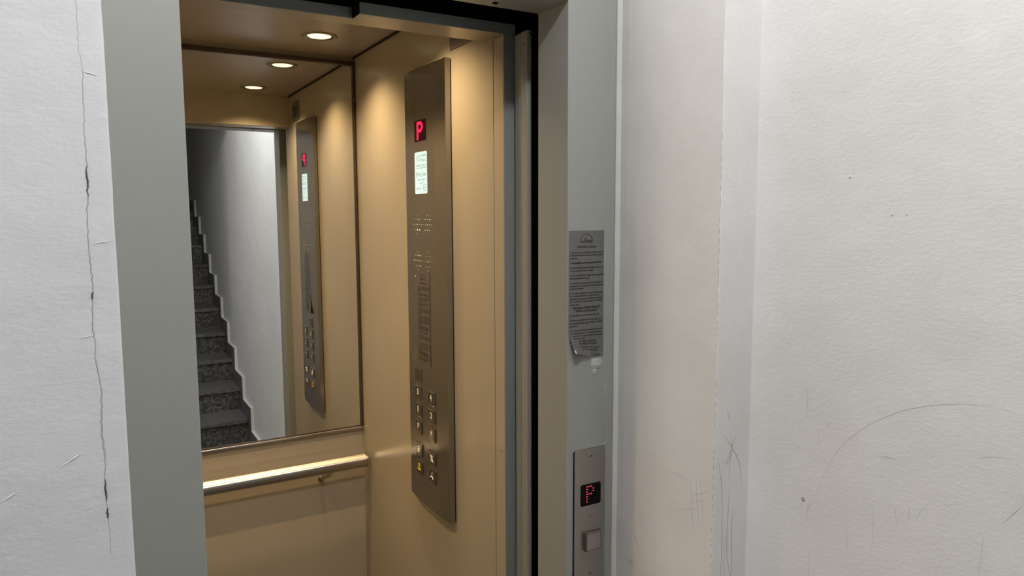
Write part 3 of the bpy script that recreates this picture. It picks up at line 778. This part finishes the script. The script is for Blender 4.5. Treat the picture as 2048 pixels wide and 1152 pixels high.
# ================================================================== call panel on the frame
YC = 1.1955
cp = empty('call_panel', (0.887, 1.2, -0.82))
tag(cp, 'narrow steel call panel with red P display and one square button', 'call panel')
CP = lambda u, v, h: (0.8465+u, YC-h, v)
plate = slab('plate', rrect(0, -0.795, 0.0800, -0.4965, 0.0045, 4), lambda u, v, h: (0.8465+u, 1.2-h, v), -0.0005, 0.0045, M_CALL, cp, 0.0006)
slab('shadow_gasket', [(-0.0012, -0.797), (0.0, -0.797), (0.0, -0.500), (-0.0012, -0.500)], lambda u, v, h: (0.8465+u, 1.2-h, v), 0, 0.0015, M_BLACK, cp)
cd = slab('floor_display', rrect(0.0155, -0.6205, 0.0678, -0.5735, 0.004), CP, 0.0, 0.0009, M_BLKGL, cp)
cd['label'] = 'black display with a P made of red dots'
bm = bmesh.new()
for r_, row in enumerate(('###.', '#..#', '#..#', '###.', '#...', '#...', '#...')):
    for c_, ch in enumerate(row):
        if ch == '#':
            cx, cz = 0.0315+c_*0.0054, -0.5790-r_*0.0055
            add_prism(bm, [(cx+0.00145*math.cos(k*math.pi/6), cz+0.00145*math.sin(k*math.pi/6)) for k in range(12)], lambda a, b_: CP(a, b_, 0.0007), lambda a, b_: CP(a, b_, 0.0011))
link('lit_letter', mesh(bm), M_LED, cd)
cb = slab('button', rrect(0.0235, -0.7200, 0.0660, -0.6775, 0.0015, 3), CP, -0.0005, 0.0085, M_RIMC, cp, 0.0010)
cb['label'] = 'square steel call button'
slab('button_gap', rrect(0.0256, -0.7179, 0.0639, -0.6796, 0.001, 2), CP, 0.0080, 0.0087, M_BLACK, cb)
slab('button_face', rrect(0.0265, -0.7171, 0.0630, -0.6805, 0.001, 2), CP, 0.0080, 0.0091, M_BFACEC, cb, 0.0003)
for z in (-0.5135, -0.7735):
    lathe('screw', (0.8875, YC, z), [(0.0040, 0.0), (0.0038, -0.0008), (0.0026, -0.0009), (0.0020, 0.0004)], M_RIMC, cp, 20, 'Y')
    lathe('screw_hole', (0.8875, YC-0.0008, z), [(0.0014, 0.0), (0.0012, -0.0003), (0.0002, -0.0003)], M_BLACK, cp, 12, 'Y')
lathe('screw_hole', (0.8880, YC, -0.6470), [(0.0016, 0.0), (0.0012, -0.0003), (0.0002, -0.0003)], M_GAP, cp, 12, 'Y')

# ================================================================== stairs behind the camera, seen in the mirror
stc = empty('staircase', (0.5, -0.9, FL))
tag(stc, 'dark speckled granite stairs rising beside the white wall, seen in the mirror', 'stairs')
RISE, GO, Y0 = 0.190, 0.337, -0.998
NS = 10
for k in range(NS):
    zt = FL+RISE*(k+1); yr = Y0-GO*k
    box('riser', (-0.02, yr-0.02, FL+RISE*k), (1.0118, yr, zt-0.03), M_GRAN, stc)
    y_end = yr-GO-0.02 if k < NS-1 else -4.59
    box('tread', (-0.02, y_end, zt-0.03), (1.0118, yr+0.022, zt), M_GRANT, stc, 0.003)
# stepped skirting on the wall: granite slips with a white painted edge
sk = stc
low, high = [], []
d_, e_ = 0.113, 0.125
pts = [(0.2, FL+d_)]
for k in range(NS):
    pts += [(Y0-GO*k+e_, FL+RISE*k+d_), (Y0-GO*k+e_, FL+RISE*(k+1)+d_)]
pts.append((-4.59, FL+RISE*NS+d_))
bot = [(0.2, FL)]
for k in range(NS):
    bot += [(Y0-GO*k-0.03, FL+RISE*k), (Y0-GO*k-0.03, FL+RISE*(k+1)-0.015)]
bot.append((-4.59, FL+RISE*NS-0.015))
def stepped(x0, x1, top, low_, name, mat):
    bm = bmesh.new(); n = len(top)
    A = [[bm.verts.new(V((x, *p))) for p in top] for x in (x0, x1)]
    B = [[bm.verts.new(V((x, *p))) for p in low_] for x in (x0, x1)]
    for i in range(n-1):
        bm.faces.new((A[0][i], A[0][i+1], B[0][i+1], B[0][i])); bm.faces.new((A[1][i], B[1][i], B[1][i+1], A[1][i+1]))
        bm.faces.new((A[0][i], A[1][i], A[1][i+1], A[0][i+1])); bm.faces.new((B[0][i], B[0][i+1], B[1][i+1], B[1][i]))
    return link(name, mesh(bm), mat, sk)
stepped(1.0160, 1.0395, pts, bot, 'white_edge', M_WHITE)
stepped(1.0125, 1.0160, pts, bot, 'skirting_stone', M_GRAN)
